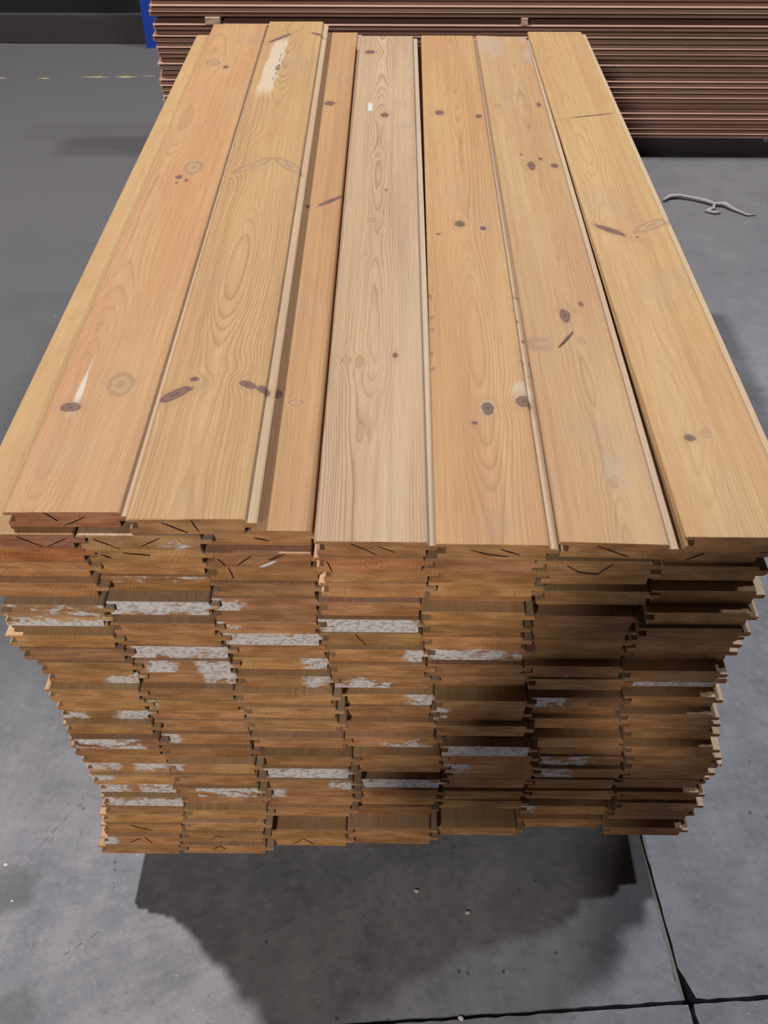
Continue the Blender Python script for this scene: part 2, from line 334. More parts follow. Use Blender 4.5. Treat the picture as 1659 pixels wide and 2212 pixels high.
def wood(name, knots=(), pale=(0.49, 0.345, 0.215), warm=(0.46, 0.30, 0.17), late=(0.32, 0.19, 0.10),
         end=(0.52, 0.268, 0.108), spacing=0.0042, strength=0.55, extra=None, white=True, stain=0.0):
    """Pine: growth rings computed in the solid, so faces show cathedrals and ends show arcs.
    Per-board values come from the object properties grain (ring centre x, depth, seed), tint, white_a, white_b."""
    a = NT(name)
    tc = a.n('ShaderNodeTexCoord')
    u, v, w = a.sep(tc.outputs['Object'])
    g = a.attr('grain'); uc, wc, seed = a.sep(g.outputs['Vector'])
    tint = a.attr('tint').outputs['Color']
    sv = a.add(v, a.mul(seed, 7.31))
    low = a.noise(a.vec(a.mul(u, 9), a.mul(sv, 1.6), a.mul(w, 9)), 1, 2)
    mid = a.noise(a.vec(a.mul(u, 40), a.mul(sv, 7), a.mul(w, 40)), 1, 2)
    uu = a.add(u, a.add(a.mul(a.sub(low, 0.5), 0.022), a.mul(a.sub(mid, 0.5), 0.0035)))
    dd = dp = None
    for kn in knots:
        ku, kv, ru, rv, kind = kn[:5]
        du0 = du = a.sub(u, ku); dv = a.sub(v, kv)
        if len(kn) > 5:                  # a branch cut lengthwise: a slanting spike
            cs, sn = math.cos(kn[5]), math.sin(kn[5])
            du, dv = a.add(a.mul(du0, cs), a.mul(dv, sn)), a.sub(a.mul(dv, cs), a.mul(du0, sn))
        q = a.M('EXPONENT', a.mul(a.add(a.M('POWER', a.mul(du, 1 / (3.0 * max(ru, .004))), 2.0), a.M('POWER', a.mul(dv, 1 / (2.6 * max(rv, .008))), 2.0)), -1.0))
        uu = a.sub(uu, a.mul(a.mul(du0, q), 0.85 if len(kn) < 6 else 0.5))
        d = a.M('SQRT', a.add(a.M('POWER', a.mul(du, 1 / ru), 2.0), a.M('POWER', a.mul(dv, 1 / rv), 2.0)))
        if kind == 'd': dd = d if dd is None else a.M('MINIMUM', dd, d)
        else: dp = d if dp is None else a.M('MINIMUM', dp, d)
    wv = a.add(wc, a.mul(a.sub(a.noise(a.vec(a.mul(sv, 1.3), seed, 0.0), 1, 1.5), 0.5), 0.10))
    r = a.M('SQRT', a.add(a.M('POWER', a.sub(uu, uc), 2.0), a.M('POWER', a.sub(w, wv), 2.0)))
    sp = a.add(a.mul(r, 1 / spacing), a.mul(a.noise(a.vec(a.mul(r, 55), seed, 0.0), 1, 1), 3.2))
    ring = a.ramp(a.M('FRACT', sp), [(0.0, 0.2), (0.08, 0.0), (0.5, 0.06), (0.80, 0.5), (0.93, 1.0), (1.0, 0.25)])
    fib = a.noise(a.vec(a.mul(u, 900), a.mul(sv, 14), a.mul(w, 900)), 1, 2)
    broad = a.noise(a.vec(a.mul(u, 14), a.mul(sv, 1.1), a.mul(w, 14)), 1, 3)
    early = a.mix(a.ss(broad, 0.35, 0.65), pale, warm)
    blot = a.noise(a.vec(a.mul(u, 5), a.mul(sv, 4.0), a.mul(w, 5)), 1, 3)
    grain_mod = a.mul(a.ss(a.noise(a.vec(a.mul(u, 16), a.mul(sv, 1.5), a.mul(w, 16)), 1, 2), 0.25, 0.7), strength)
    face = a.mix(a.mul(ring, grain_mod), early, late)
    face = a.mix(a.mul(a.ss(blot, 0.58, 0.75), 0.35 + stain), face, (0.25, 0.18, 0.13))
    streak = a.noise(a.vec(a.mul(u, 120), a.mul(sv, 0.9), a.mul(w, 120)), 1, 3, .6)
    hue = a.noise(a.vec(a.mul(u, 26), a.mul(sv, 2.2), a.mul(w, 26)), 1, 2)
    face = a.mix(1.0, face, a.mix(a.ss(hue, .35, .65), (1.02, 1.015, .97), (1.0, .96, .99)), 'MULTIPLY')
    face = a.mix(1.0, face, a.mix(a.ss(streak, .25, .75), (.89, .87, .85), (1.07, 1.07, 1.06)), 'MULTIPLY')
    face = a.mix(a.ss(fib, 0.3, 0.75), a.mix(0.22, face, (0.20, 0.11, 0.055)), a.mix(0.08, face, (0.55, 0.41, 0.28)))
    # the machined tongue is left paler and greyer
    face = a.mix(a.mul(a.ss(u, W0 - .002, W0 + .001), .30), face, (.38, .33, .27))
    if extra: face = extra(a, face, u, v, w)
    if dp is not None:
        dn = a.add(dp, a.mul(a.sub(a.noise(tc.outputs['Object'], 80, 3), 0.5), 0.7))
        face = a.mix(a.mul(a.ss(dn, 2.6, 0.9), 0.30), face, (0.32, 0.20, 0.10))
        rings = a.M('SINE', a.mul(dn, 9.0))
        inner = a.mix(a.ss(rings, -0.6, 0.9), (0.29, 0.19, 0.105), (0.235, 0.145, 0.08))
        face = a.mix(a.mul(a.ss(dn, 1.12, 0.8), .8), face, inner)
        face = a.mix(a.mul(a.M('MULTIPLY', a.ss(dn, 0.80, 1.0), a.ss(dn, 1.25, 1.02)), 0.45), face, (0.20, 0.11, 0.06))
    if dd is not None:
        dn = a.add(dd, a.mul(a.sub(a.noise(tc.outputs['Object'], 80, 3), 0.5), 0.7))
        face = a.mix(a.mul(a.ss(dn, 2.8, 1.0), 0.40), face, (0.26, 0.15, 0.075))
        inner = a.mix(a.ss(a.M('SINE', a.mul(dn, 9.0)), -0.5, 0.9), (0.125, 0.068, 0.05), (0.075, 0.038, 0.031))
        face = a.mix(a.mul(a.ss(dn, 1.2, 0.75), .92), face, inner)
    face = a.mix(1.0, face, tint, 'MULTIPLY')
    # sawn ends
    nx, ny, nz = a.sep(tc.outputs['Normal'])
    isend = a.ss(a.M('ABSOLUTE', ny), 0.55, 0.8)
    rough = a.noise(a.vec(a.mul(u, 260), a.mul(seed, 31), a.mul(w, 420)), 1, 4, 0.7)
    saw = a.noise(a.vec(a.mul(u, 22), a.mul(seed, 17), a.mul(w, 190)), 1, 3)
    ec = a.mix(a.ss(saw, 0.3, 0.7), tuple(x * 0.80 for x in end), tuple(x * 1.18 for x in end))
    ec = a.mix(a.mul(ring, 0.42), ec, tuple(x * 0.42 for x in end))
    ec = a.mix(a.mul(a.ss(rough, 0.45, 0.75), 0.2), ec, (0.66, 0.44, 0.25))
    eb = a.noise(a.vec(a.mul(u, 20), a.mul(seed, 23), a.mul(w, 55)), 1, 3)
    ec = a.mix(1.0, ec, a.mix(a.ss(eb, .3, .7), (.78, .70, .60), (1.12, 1.12, 1.15)), 'MULTIPLY')
    ec = a.mix(1.0, ec, tint, 'MULTIPLY')
    h_extra = None
    if white:
        uw = a.mul(u, 1 / W0); wf = a.mul(w, -1 / T)
        wig = a.mul(a.sub(a.noise(a.vec(a.mul(u, 45), seed, a.mul(w, 70)), 1, 3), 0.5), 0.30)
        cells = a.vor(a.vec(a.mul(u, 150), a.mul(seed, 9), a.mul(w, 260)), 1.0)
        patch = a.noise(a.vec(a.mul(u, 34), a.mul(seed, 5), a.mul(w, 85)), 1, 4, .62)
        fleck = a.noise(a.vec(a.mul(u, 160), a.mul(seed, 3), a.mul(w, 260)), 1, 3)
        side = a.M('SINE', a.mul(seed, 5.0))            # paint sits more on the upper or the lower half
        lean = a.mul(a.mul(a.sub(wf, 0.5), side), 0.30)
        tot = None
        for nm in ('white_a', 'white_b'):
            p0, p1, amt = a.sep(a.attr(nm).outputs['Vector'])
            uwg = a.add(uw, wig)
            box = a.mul(a.ss(uwg, a.sub(p0, 0.05), a.add(p0, 0.04)), a.sub(1.0, a.ss(uwg, a.sub(p1, 0.04), a.add(p1, 0.05))))
            th = a.sub(0.80, a.mul(amt, 0.46))
            pv = a.add(a.add(patch, lean), a.mul(a.sub(fleck, .5), .25))
            k = a.mul(a.mul(box, a.ss(pv, a.sub(th, 0.05), a.add(th, 0.07))), a.M('GREATER_THAN', amt, .05))
            tot = k if tot is None else a.M('MAXIMUM', tot, k)
        wcx = a.mix(a.ss(cells, 0.40, 0.85), (0.78, 0.735, 0.71), (0.52, 0.45, 0.40))
        ec = a.mix(a.mul(tot, 0.95), ec, wcx)
        h_extra = a.mul(a.mul(tot, a.sub(1.0, cells)), isend)
    col = a.mix(isend, face, ec)
    a.l(col, a.b.inputs['Base Color'])
    a.b.inputs['Roughness'].default_value = 0.62
    a.b.inputs['Specular IOR Level'].default_value = 0.25
    h = a.add(a.mul(ring, -0.25), a.add(a.mul(fib, 0.35), a.mul(a.mul(rough, isend), 1.2)))
    if h_extra is not None: h = a.add(h, a.mul(h_extra, 3.0))
    a.bump(h, 0.55, 0.0007)
    return a.m

# ------------------------------------------------------------------ object helpers
def link(name, me, mat=None, parent=None):
    o = bpy.data.objects.new(name, me)
    COL.objects.link(o)
    if mat and not me.materials: me.materials.append(mat)
    if parent: o.parent = parent
    return o
def tag(o, label, cat, group=None):
    o['label'] = label; o['category'] = cat
    if group: o['group'] = group
    return o
def struct(o): o['kind'] = 'structure'; return o
def mesh(name, verts, faces, smooth=False):
    me = bpy.data.meshes.new(name)
    me.from_pydata([tuple(p) for p in verts], [], faces)
    bm = bmesh.new(); bm.from_mesh(me); bmesh.ops.recalc_face_normals(bm, faces=bm.faces); bm.to_mesh(me); bm.free()
    if smooth:
        for p in me.polygons: p.use_smooth = True
    return me
def box_mesh(name, x0, x1, y0, y1, z0, z1, bevel=0.0):
    bm = bmesh.new()
    bmesh.ops.create_cube(bm, size=1.0)
    for p in bm.verts:
        p.co = Vector((x0 + (p.co.x + .5) * (x1 - x0), y0 + (p.co.y + .5) * (y1 - y0), z0 + (p.co.z + .5) * (z1 - z0)))
    if bevel: bmesh.ops.bevel(bm, geom=bm.edges[:], offset=bevel, segments=2, affect='EDGES')
    me = bpy.data.meshes.new(name); bm.to_mesh(me); bm.free()
    return me
def tube(name, pts, radii, sides=8):
    vs_, fs = [], []
    n = len(pts)
    for i, p in enumerate(pts):
        p = Vector(p)
        d = (Vector(pts[min(i + 1, n - 1)]) - Vector(pts[max(i - 1, 0)])).normalized()
        up = Vector((0, 0, 1)) if abs(d.z) < .9 else Vector((1, 0, 0))
        s = d.cross(up).normalized(); q = s.cross(d)
        for k in range(sides):
            t_ = 2 * math.pi * k / sides
            vs_.append(p + (s * math.cos(t_) + q * math.sin(t_)) * radii[i])
    for i in range(n - 1):
        for k in range(sides):
            fs.append((i * sides + k, i * sides + (k + 1) % sides, (i + 1) * sides + (k + 1) % sides, (i + 1) * sides + k))
    fs.append(tuple(range(sides))[::-1]); fs.append(tuple(range((n - 1) * sides, n * sides)))
    return mesh(name, vs_, fs, True)

def profile(t=T - 0.0001, w=W0, ton=0.0118, seed=0):
    """tongue-and-groove section, groove at x = 0, tongue at x = w; top face at z = 0"""
    R = random.Random(seed)
    j = lambda s: R.uniform(-s, s)
    gz0, gz1, gd = -0.0052 * t / .025, -0.0152 * t / .025, 0.0125
    tz0, tz1 = -0.0062 * t / .025, -0.0136 * t / .025
    r = 0.0032
    P = [(r, 0), (w - r, 0), (w - r * .35, -r * .3), (w, -r), (w - .0004, tz0)]
    P += [(w + ton - .0014, tz0 + j(.0002)), (w + ton + j(.0006), tz0 - .0012), (w + ton + j(.0006), tz1 + .0012), (w + ton - .0014, tz1)]
    P += [(w - .0022, tz1), (w - .0022, -t + .0015), (w - .0038, -t), (.0045, -t), (.003, -t + .0016), (.003, gz1 - .0012), (.0042, gz1)]
    P += [(gd, gz1), (gd, gz0), (.0012, gz0), (0, gz0 + .0010), (0, -r), (r * .35, -r * .3)]
    return P
def board_mesh(name, prof, L, chip=0):
    R = random.Random(chip)
    n = len(prof)
    ys = [0.0, 0.0012, L * .25, L * .5, L * .75, L - 0.0012, L]
    cx = W0 / 2
    vs_, fs = [], []
    for k, y in enumerate(ys):
        endk = k in (0, len(ys) - 1)
        for (x, z) in prof:
            e = 0.0007 if endk else 0.0
            xx = x + (e if x < cx else -e); zz = z * (1 - .04 * endk) - e * .5
            vs_.append((xx, y + (R.uniform(0, .0009) if endk and k == 0 else 0), zz))
    for k in range(len(ys) - 1):
        for i in range(n):
            fs.append((k * n + i, k * n + (i + 1) % n, (k + 1) * n + (i + 1) % n, (k + 1) * n + i))
    fs.append(tuple(range(n))); fs.append(tuple(range((len(ys) - 1) * n, len(ys) * n))[::-1])
    return mesh(name, vs_, fs)

# ------------------------------------------------------------------ floor
def concrete():
    a = NT('concrete')
    tc = a.n('ShaderNodeNewGeometry'); P = tc.outputs['Position']
    x, y, z = a.sep(P)
    big = a.noise(P, 1.7, 4, .6); mid = a.noise(P, 9, 5, .65); fine = a.noise(P, 70, 5, .7); grit = a.noise(P, 420, 2)
    c = a.mix(a.ss(big, .3, .7), (0.1688, 0.1710, 0.1875), (0.2213, 0.2198, 0.2363))
    c = a.mix(a.mul(a.ss(mid, .47, .64), .65), c, (0.2812, 0.2775, 0.2925))
    c = a.mix(a.mul(a.ss(mid, .49, .33), .7), c, (0.1312, 0.1335, 0.1462))
    c = a.mix(a.mul(a.ss(fine, .5, .70), .5), c, (0.3000, 0.2925, 0.3000))
    c = a.mix(a.mul(a.ss(fine, .45, .30), .55), c, (0.0900, 0.0900, 0.0938))
    c = a.mix(a.mul(a.ss(grit, .3, .7), .25), c, (0.1200, 0.1200, 0.1237))
    # weaker light left of the stack and across the far end, painted dark
    dim_zone = a.add(y, a.mul(a.sub(big, .5), .9))
    c = a.mix(a.mul(a.mul(a.ss(dim_zone, .05, .75), a.ss(x, .2, -.3)), .95), c, (0.0690, 0.0713, 0.0720))
    c = a.mix(a.mul(a.ss(dim_zone, .7, 2.0), .75), c, (.098, .092, .092))
    # dark oil spots
    def spot(px, py, r, k, col=(0.0675, 0.0713, 0.0675)):
        nonlocal c
        d = a.M('SQRT', a.add(a.M('POWER', a.sub(x, px), 2.0), a.M('POWER', a.sub(y, py), 2.0)))
        d = a.add(d, a.mul(a.sub(mid, .5), r * 1.6))
        c = a.mix(a.mul(a.ss(d, r, r * .45), k), c, col)
    spot(-.645, -.055, .055, .6); spot(-.575, -.245, .045, .5); spot(-.9, 1.25, .3, .4); spot(1.15, .55, .2, .35)
    spot(.95, 1.2, .25, .3); spot(-.75, .7, .25, .35); spot(-1.2, 2.0, .4, .35)
    # small pits and pale flecks
    pit = a.vor(P, 26.0); pn = a.noise(P, 13, 1)
    c = a.mix(a.mul(a.mul(a.ss(pit, .11, .05), a.ss(pn, .5, .6)), .8), c, (0.0525, 0.0525, 0.0562))
    fl = a.vor(P, 45.0); fn = a.noise(P, 31, 1)
    c = a.mix(a.mul(a.mul(a.ss(fl, .07, .03), a.ss(fn, .58, .62)), .9), c, (0.5625, 0.5475, 0.5250))
    # hairline cracks
    h = None
    wob = a.mul(a.sub(a.noise(P, 55, 5, .65), .5), .034)
    for (ax, ay, bx_, by_) in CRACKS:
        dx, dy = bx_ - ax, by_ - ay; L2 = dx * dx + dy * dy
        t_ = a.M('MULTIPLY_ADD', a.sub(x, ax), dx / L2, a.mul(a.sub(y, ay), dy / L2), clamp=True)
        ex = a.sub(a.add(x, wob), a.M('MULTIPLY_ADD', t_, dx, ax)); ey = a.sub(a.add(y, wob), a.M('MULTIPLY_ADD', t_, dy, ay))
        d = a.M('SQRT', a.add(a.mul(ex, ex), a.mul(ey, ey)))
        h = d if h is None else a.M('MINIMUM', h, d)
    cr = a.mul(a.ss(h, .0016, .0005), a.ss(a.noise(P, 40, 3), .34, .55))
    c = a.mix(a.mul(cr, .7), c, (0.0413, 0.0413, 0.0450))
    a.l(c, a.b.inputs['Base Color'])
    a.b.inputs['Roughness'].default_value = .62
    a.b.inputs['Specular IOR Level'].default_value = .35
    a.bump(a.sub(a.add(a.mul(fine, 1.0), a.mul(grit, .4)), a.mul(cr, 2.0)), .5, .0012)
    return a.m
CRACKS = [(-.592, .057, -.61, .03), (-.605, .03, -.625, -.01), (-.655, -.10, -.675, -.165), (-.565, .105, -.592, .057), (-.475, .0, -.467, -.05), (-.52, -.16, -.47, -.12)]
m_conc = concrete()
floor = link('floor', box_mesh('floor', -8, 8, -7, 8, -.10, -.03), plain('joint_dirt', (.02, .02, .02), .95))
struct(floor)
JX, JY = 0.0, 0.0                 # the two joints cross at the slabs' own origin
JLOC, JROT = (.461, -.2225, 0), math.radians(4.2)
R = random.Random(3)
def jag(a, b, n, amp):
    return [(a + (b - a) * i / n, R.uniform(-amp, amp)) for i in range(n + 1)]
def slab(x0, x1, y0, y1, jx, jy, sx, sy):
    """rectangle with ragged edges on the sides that meet the visible joints"""
    pts = []
    def edge(ax, ay, bx_, by_, rag):
        if not rag: pts.append((ax, ay)); return
        L = math.hypot(bx_ - ax, by_ - ay)
        # fine pieces only near the part that is looked at
        ts = [0.0]
        n = 420
        for i in range(1, n): ts.append(i / n)
        horizontal = abs(by_ - ay) < 1e-6
        for t_ in ts:
            px, py = ax + (bx_ - ax) * t_, ay + (by_ - ay) * t_
            j_ = R.uniform(-.0011, .0011)
            if horizontal: pts.append((px, py + j_))
            else: pts.append((px + j_, py))
    edge(x0, y0, x1, y0, jy == 0); edge(x1, y0, x1, y1, jx == 1); edge(x1, y1, x0, y1, jy == 1); edge(x0, y1, x0, y0, jx == 0)
    return pts
def slab_obj(x0, x1, y0, y1, jx, jy, chip=None):
    pts = slab(x0, x1, y0, y1, jx, jy, 0, 0)
    if chip: pts = chip(pts)
    n = len(pts)
    vs_ = [(x, y, 0) for x, y in pts] + [(x, y, -.035) for x, y in pts]
    fs = [tuple(range(n))] + [(i, (i + 1) % n, n + (i + 1) % n, n + i) for i in range(n)]
    me = mesh('floor_slab', vs_, fs)
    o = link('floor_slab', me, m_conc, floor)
    o.location = JLOC; o.rotation_euler = (0, 0, JROT)
    return o
def chip_ne(pts):               # broken corner of the right-hand slab
    out = []
    for x, y in pts:
        if x < JX + .03 and y < JY + .055:
            k = max(0, 1 - max(0, y - JY) / .05)
            out.append((x + .016 * k * (1 if x < JX + .012 else .2), y + .002 * k))
        else: out.append((x, y))
    return out
slab_obj(-7, JX - .0055, JY + .0035, 7, 1, 0)
slab_obj(JX + .0045, 7, JY + .0035, 7, 0, 0, chip_ne)
slab_obj(-7, JX + .004, -6, JY - .003, 1, 1)
slab_obj(JX + .0125, 7, -6, JY - .003, 0, 1)
me = box_mesh('joint_filler', JX - .0052, JX + .0012, JY + .004, 7, -.03, -.0012)
jf = link('joint_filler', me, plain('joint_mortar', (.20, .19, .17), .9), floor)
jf.location = JLOC; jf.rotation_euler = (0, 0, JROT)
# worn yellow floor line: a few flakes of paint left
vs_, fs = [], []
R = random.Random(8)
for (x0, x1, wd, y) in ((-1.86, -1.80, .02, 3.80), (-1.66, -1.60, .018, 3.80), (-1.47, -1.33, .026, 3.82), (-1.31, -1.20, .03, 3.825), (-1.18, -1.12, .012, 3.835), (-2.5, -2.25, .03, 3.79), (-2.15, -2.0, .02, 3.80)):
    n = 14
    top = [(x0 + (x1 - x0) * i / n, y + wd * (.5 * math.sin(math.pi * i / n)) * R.uniform(.3, 1)) for i in range(n + 1)]
    bot = [(x0 + (x1 - x0) * i / n, y - wd * (.5 * math.sin(math.pi * i / n)) * R.uniform(.3, 1) - .001) for i in range(n, -1, -1)]
    b = len(vs_); ring_ = top + bot
    vs_ += [(px, py, .0006) for px, py in ring_]; fs.append(tuple(range(b, b + len(ring_))))
ym = link('line_marking', mesh('line_marking', vs_, fs), plain('yellow_paint', (.30, .275, .14), .8), floor)
ym['label'] = 'worn yellow line marking'

# ------------------------------------------------------------------ back of the hall
wb = struct(link('wall_back', box_mesh('wall_back', -6, 6, 4.34, 4.5, 0, 4.5), plain('black_cladding', (.004, .004, .005), .9)))
bb = struct(link('shade_strip_back', box_mesh('shade_strip_back', -6, 6, 4.29, 4.34, 0, .13, .004), plain('strip_shade', (.035, .028, .028), .9)))  # dark strip put in for the shadowed zone at the far end

# blue rack upright
m_blue = plain('blue_enamel', (.006, .04, .30), .45, 0, .1, 8)
rk = bpy.data.objects.new('rack_upright', None); rk.location = (-1.205, 4.24, 0); COL.objects.link(rk)
tag(rk, 'blue steel rack upright standing behind the dark plank stack', 'post')
sec = [(-.032, 0), (.032, 0), (.032, .05), (.026, .05), (.026, .006), (-.026, .006), (-.026, .05), (-.032, .05)]
vs_ = [(x, y - .01, 0.004) for x, y in sec] + [(x, y - .01, 2.6) for x, y in sec]
n = len(sec)
link('column', mesh('column', vs_, [tuple(range(n)), tuple(range(n, 2 * n))] + [(i, (i + 1) % n, n + (i + 1) % n, n + i) for i in range(n)]), m_blue, rk)
link('foot_plate', box_mesh('foot_plate', -.034, .034, -.013, .042, 0, .004), m_blue, rk)

# ------------------------------------------------------------------ rear stack
m_rear = wood('brown_stained_pine', pale=(.50, .325, .265), warm=(.46, .28, .215), late=(.28, .16, .115), end=(.22, .12, .08), spacing=.005, strength=.4, white=False)
TR = .0194
RW = .145
prof_r = [((.006 if (z < -.009 and x < .006) else .024 if (.010 < x < .014) else x), z) for (x, z) in profile(TR - .0001, RW, .010, 2)]   # deep groove, upper lip proud of the lower one
me_r = board_mesh('rear_plank', prof_r, 4.1, 4)
recess = {1: .004, 2: .010, 5: .012, 6: .014, 11: .012, 12: .004, 14: .015, 19: .014, 23: .012, 24: .02}
ORD = ['bottom', 'second', 'third', 'fourth', 'fifth', 'sixth', 'seventh', 'eighth', 'ninth', 'tenth', 'eleventh', 'twelfth', 'thirteenth', 'fourteenth', 'fifteenth', 'sixteenth', 'seventeenth', 'eighteenth', 'nineteenth', 'twentieth', 'twenty-first', 'twenty-second', 'twenty-third', 'twenty-fourth', 'twenty-fifth', 'twenty-sixth', 'twenty-seventh', 'twenty-eighth']
def set_props(o, uc, wc, seed, tint, wa=(0, 0, 0), wb_=(0, 0, 0)):
    o['grain'] = [float(uc), float(wc), float(seed)]
    o['tint'] = [float(q) for q in tint]
    o['white_a'] = [float(q) for q in wa]; o['white_b'] = [float(q) for q in wb_]
ZR = .082
GAP = .024
R = random.Random(21)
for i in range(21 + 8):
    z = ZR + (i + 1) * TR + (GAP if i >= 21 else 0)
    o = link('dark_plank', me_r, m_rear)
    xl = -.885 + R.uniform(-.007, .010) + (.0 if i > 3 else .004)
    o.rotation_euler = (0, 0, math.pi / 2)
    o.location = (xl + 4.1, 2.93 + recess.get(i, R.uniform(0, .004)), z)
    k = R.uniform(.85, 1.12)
    set_props(o, R.uniform(.02, .12), R.uniform(-.12, .12), R.uniform(0, 9), (k, k * R.uniform(.94, 1.0), k * R.uniform(.9, 1.0)))
    if i < 21:
        where = 'resting on the dark bearer' if i == 0 else 'counted up from the floor'
        lab = ('bottom brown-stained plank of the rear stack resting on the dark bearer' if i == 0 else
               'brown-stained plank of the rear stack, %s from the bottom' % ORD[i])
    else:
        lab = ('brown-stained plank lying directly on the pale stickers of the rear stack' if i == 21 else
               'brown-stained plank of the rear stack, %s above the pale stickers' % (ORD[i - 21]))
    tag(o, lab, 'plank', 'dark planks in the rear stack')
m_pale = wood('pale_spruce', pale=(.62, .49, .39), warm=(.58, .44, .34), late=(.46, .33, .22), end=(.5, .37, .28), spacing=.003, strength=.3, white=False)
for (x0, x1, proud, lab) in ((-.690, -.636, .004, 'wide pale wooden sticker poking out between dark planks at left'), (.449, .4725, .002, 'narrow pale wooden sticker poking out between dark planks near the middle')):
    o = link('sticker_batten', box_mesh('sticker_batten', 0, x1 - x0, 0, .14, 0, GAP - .001, .0012), m_pale)
    o.location = (x0, 2.93 - proud, ZR + 21 * TR + .0005)
    set_props(o, .03, -.05, x0 + 3, (1, 1, 1))
    tag(o, lab, 'batten', None)
o = link('bearer', box_mesh('bearer', -.80, 1.452, 2.985, 3.06, 0, ZR - .0006, .002), plain('dark_timber', (.045, .037, .04), .85))
tag(o, 'dark timber bearer on the floor under the rear stack', 'beam')

# ------------------------------------------------------------------ front stack
m_stack = wood('pine')
def ex_board1(a, face, u, v, w):
    k0 = KNOTS[(1, 0)][0]
    d = a.add(a.M('ABSOLUTE', a.sub(u, k0[0] + .004)), a.mul(a.sub(a.noise(a.vec(a.mul(u, 90), a.mul(v, 22), 0.0), 1, 3), .5), .010))
    dv = a.sub(v, k0[1])
    k = a.mul(a.ss(a.add(d, a.mul(dv, .055)), .0085, .003), a.mul(a.ss(dv, -.03, .012), a.ss(dv, .16, .08)))
    return a.mix(a.mul(k, .7), face, (.46, .43, .36))
def ex_board2(a, face, u, v, w):
    # rubbed pale patch with a torn outline near the far end
    d = a.add(a.M('ABSOLUTE', a.sub(u, a.M('MULTIPLY_ADD', v, .035, -.015))), a.mul(a.sub(a.noise(a.vec(a.mul(u, 60), a.mul(v, 14), 0.0), 1, 3), .5), .02))
    k = a.mul(a.ss(d, .021, .012), a.mul(a.ss(v, 1.27, 1.36), a.ss(v, 1.70, 1.63)))
    return a.mix(a.mul(k, .6), face, (.44, .385, .30))
def ex_board4(a, face, u, v, w):
    d = a.M('MAXIMUM', a.mul(a.M('ABSOLUTE', a.sub(u, .036)), 1 / .005), a.mul(a.M('ABSOLUTE', a.sub(v, 1.325)), 1 / .022))
    face = a.mix(a.mul(a.ss(d, 1.2, .8), .7), face, (.45, .46, .44))
    gk = a.mul(a.ss(a.M('ABSOLUTE', a.sub(v, 1.22)), .03, .01), a.ss(a.noise(a.vec(a.mul(u, 30), a.mul(v, 30), 0.0), 1, 2), .4, .6))
    return a.mix(a.mul(gk, .4), face, (.26, .195, .15))
def ex_board5(a, face, u, v, w):
    # nibbled dark marks along both edges, blue-green resin beside the knots
    n_ = a.noise(a.vec(a.mul(u, 90), a.mul(v, 45), 0.0), 1, 2)
    e = a.M('MAXIMUM', a.ss(u, .128, .134), a.ss(u, .010, .004))
    k = a.mul(a.mul(e, a.ss(n_, .56, .64)), a.mul(a.ss(v, .30, .36), a.ss(v, .62, .56)))
    face = a.mix(a.mul(k, .8), face, (.16, .09, .06))
    for (ku, kv, r) in ((KNOTS[(5, 0)][0][0], KNOTS[(5, 0)][0][1], .009), (KNOTS[(5, 0)][7][0], KNOTS[(5, 0)][7][1] + .02, .013), (KNOTS[(5, 0)][5][0], KNOTS[(5, 0)][5][1], .007)):
        d = a.M('SQRT', a.add(a.M('POWER', a.sub(u, ku), 2.0), a.M('POWER', a.mul(a.sub(v, kv), .6), 2.0)))
        face = a.mix(a.mul(a.ss(d, r * 1.5, r * .9), .35), face, (.36, .38, .31))
    return face
def ex_board6(a, face, u, v, w):
    n_ = a.noise(a.vec(a.mul(u, 70), a.mul(v, 60), 0.0), 1, 3)
    k = a.mul(a.mul(a.ss(u, .042, .03), a.ss(a.M('ABSOLUTE', a.sub(v, .408)), .024, .012)), a.ss(n_, .3, .5))
    face = a.mix(a.mul(k, .65), face, (.23, .135, .09))
    k2 = a.mul(a.ss(a.M('ABSOLUTE', a.sub(u, .088)), .022, .004), a.ss(a.M('ABSOLUTE', a.sub(v, .125)), .05, .01))
    face = a.mix(a.mul(k2, .35), face, (.25, .22, .19))
    k3 = a.mul(a.ss(v, 1.58, 1.68), a.ss(a.noise(a.vec(a.mul(u, 18), a.mul(v, 9), 0.0), 1, 2), .4, .65))
    return a.mix(a.mul(k3, .5), face, (.30, .245, .20))
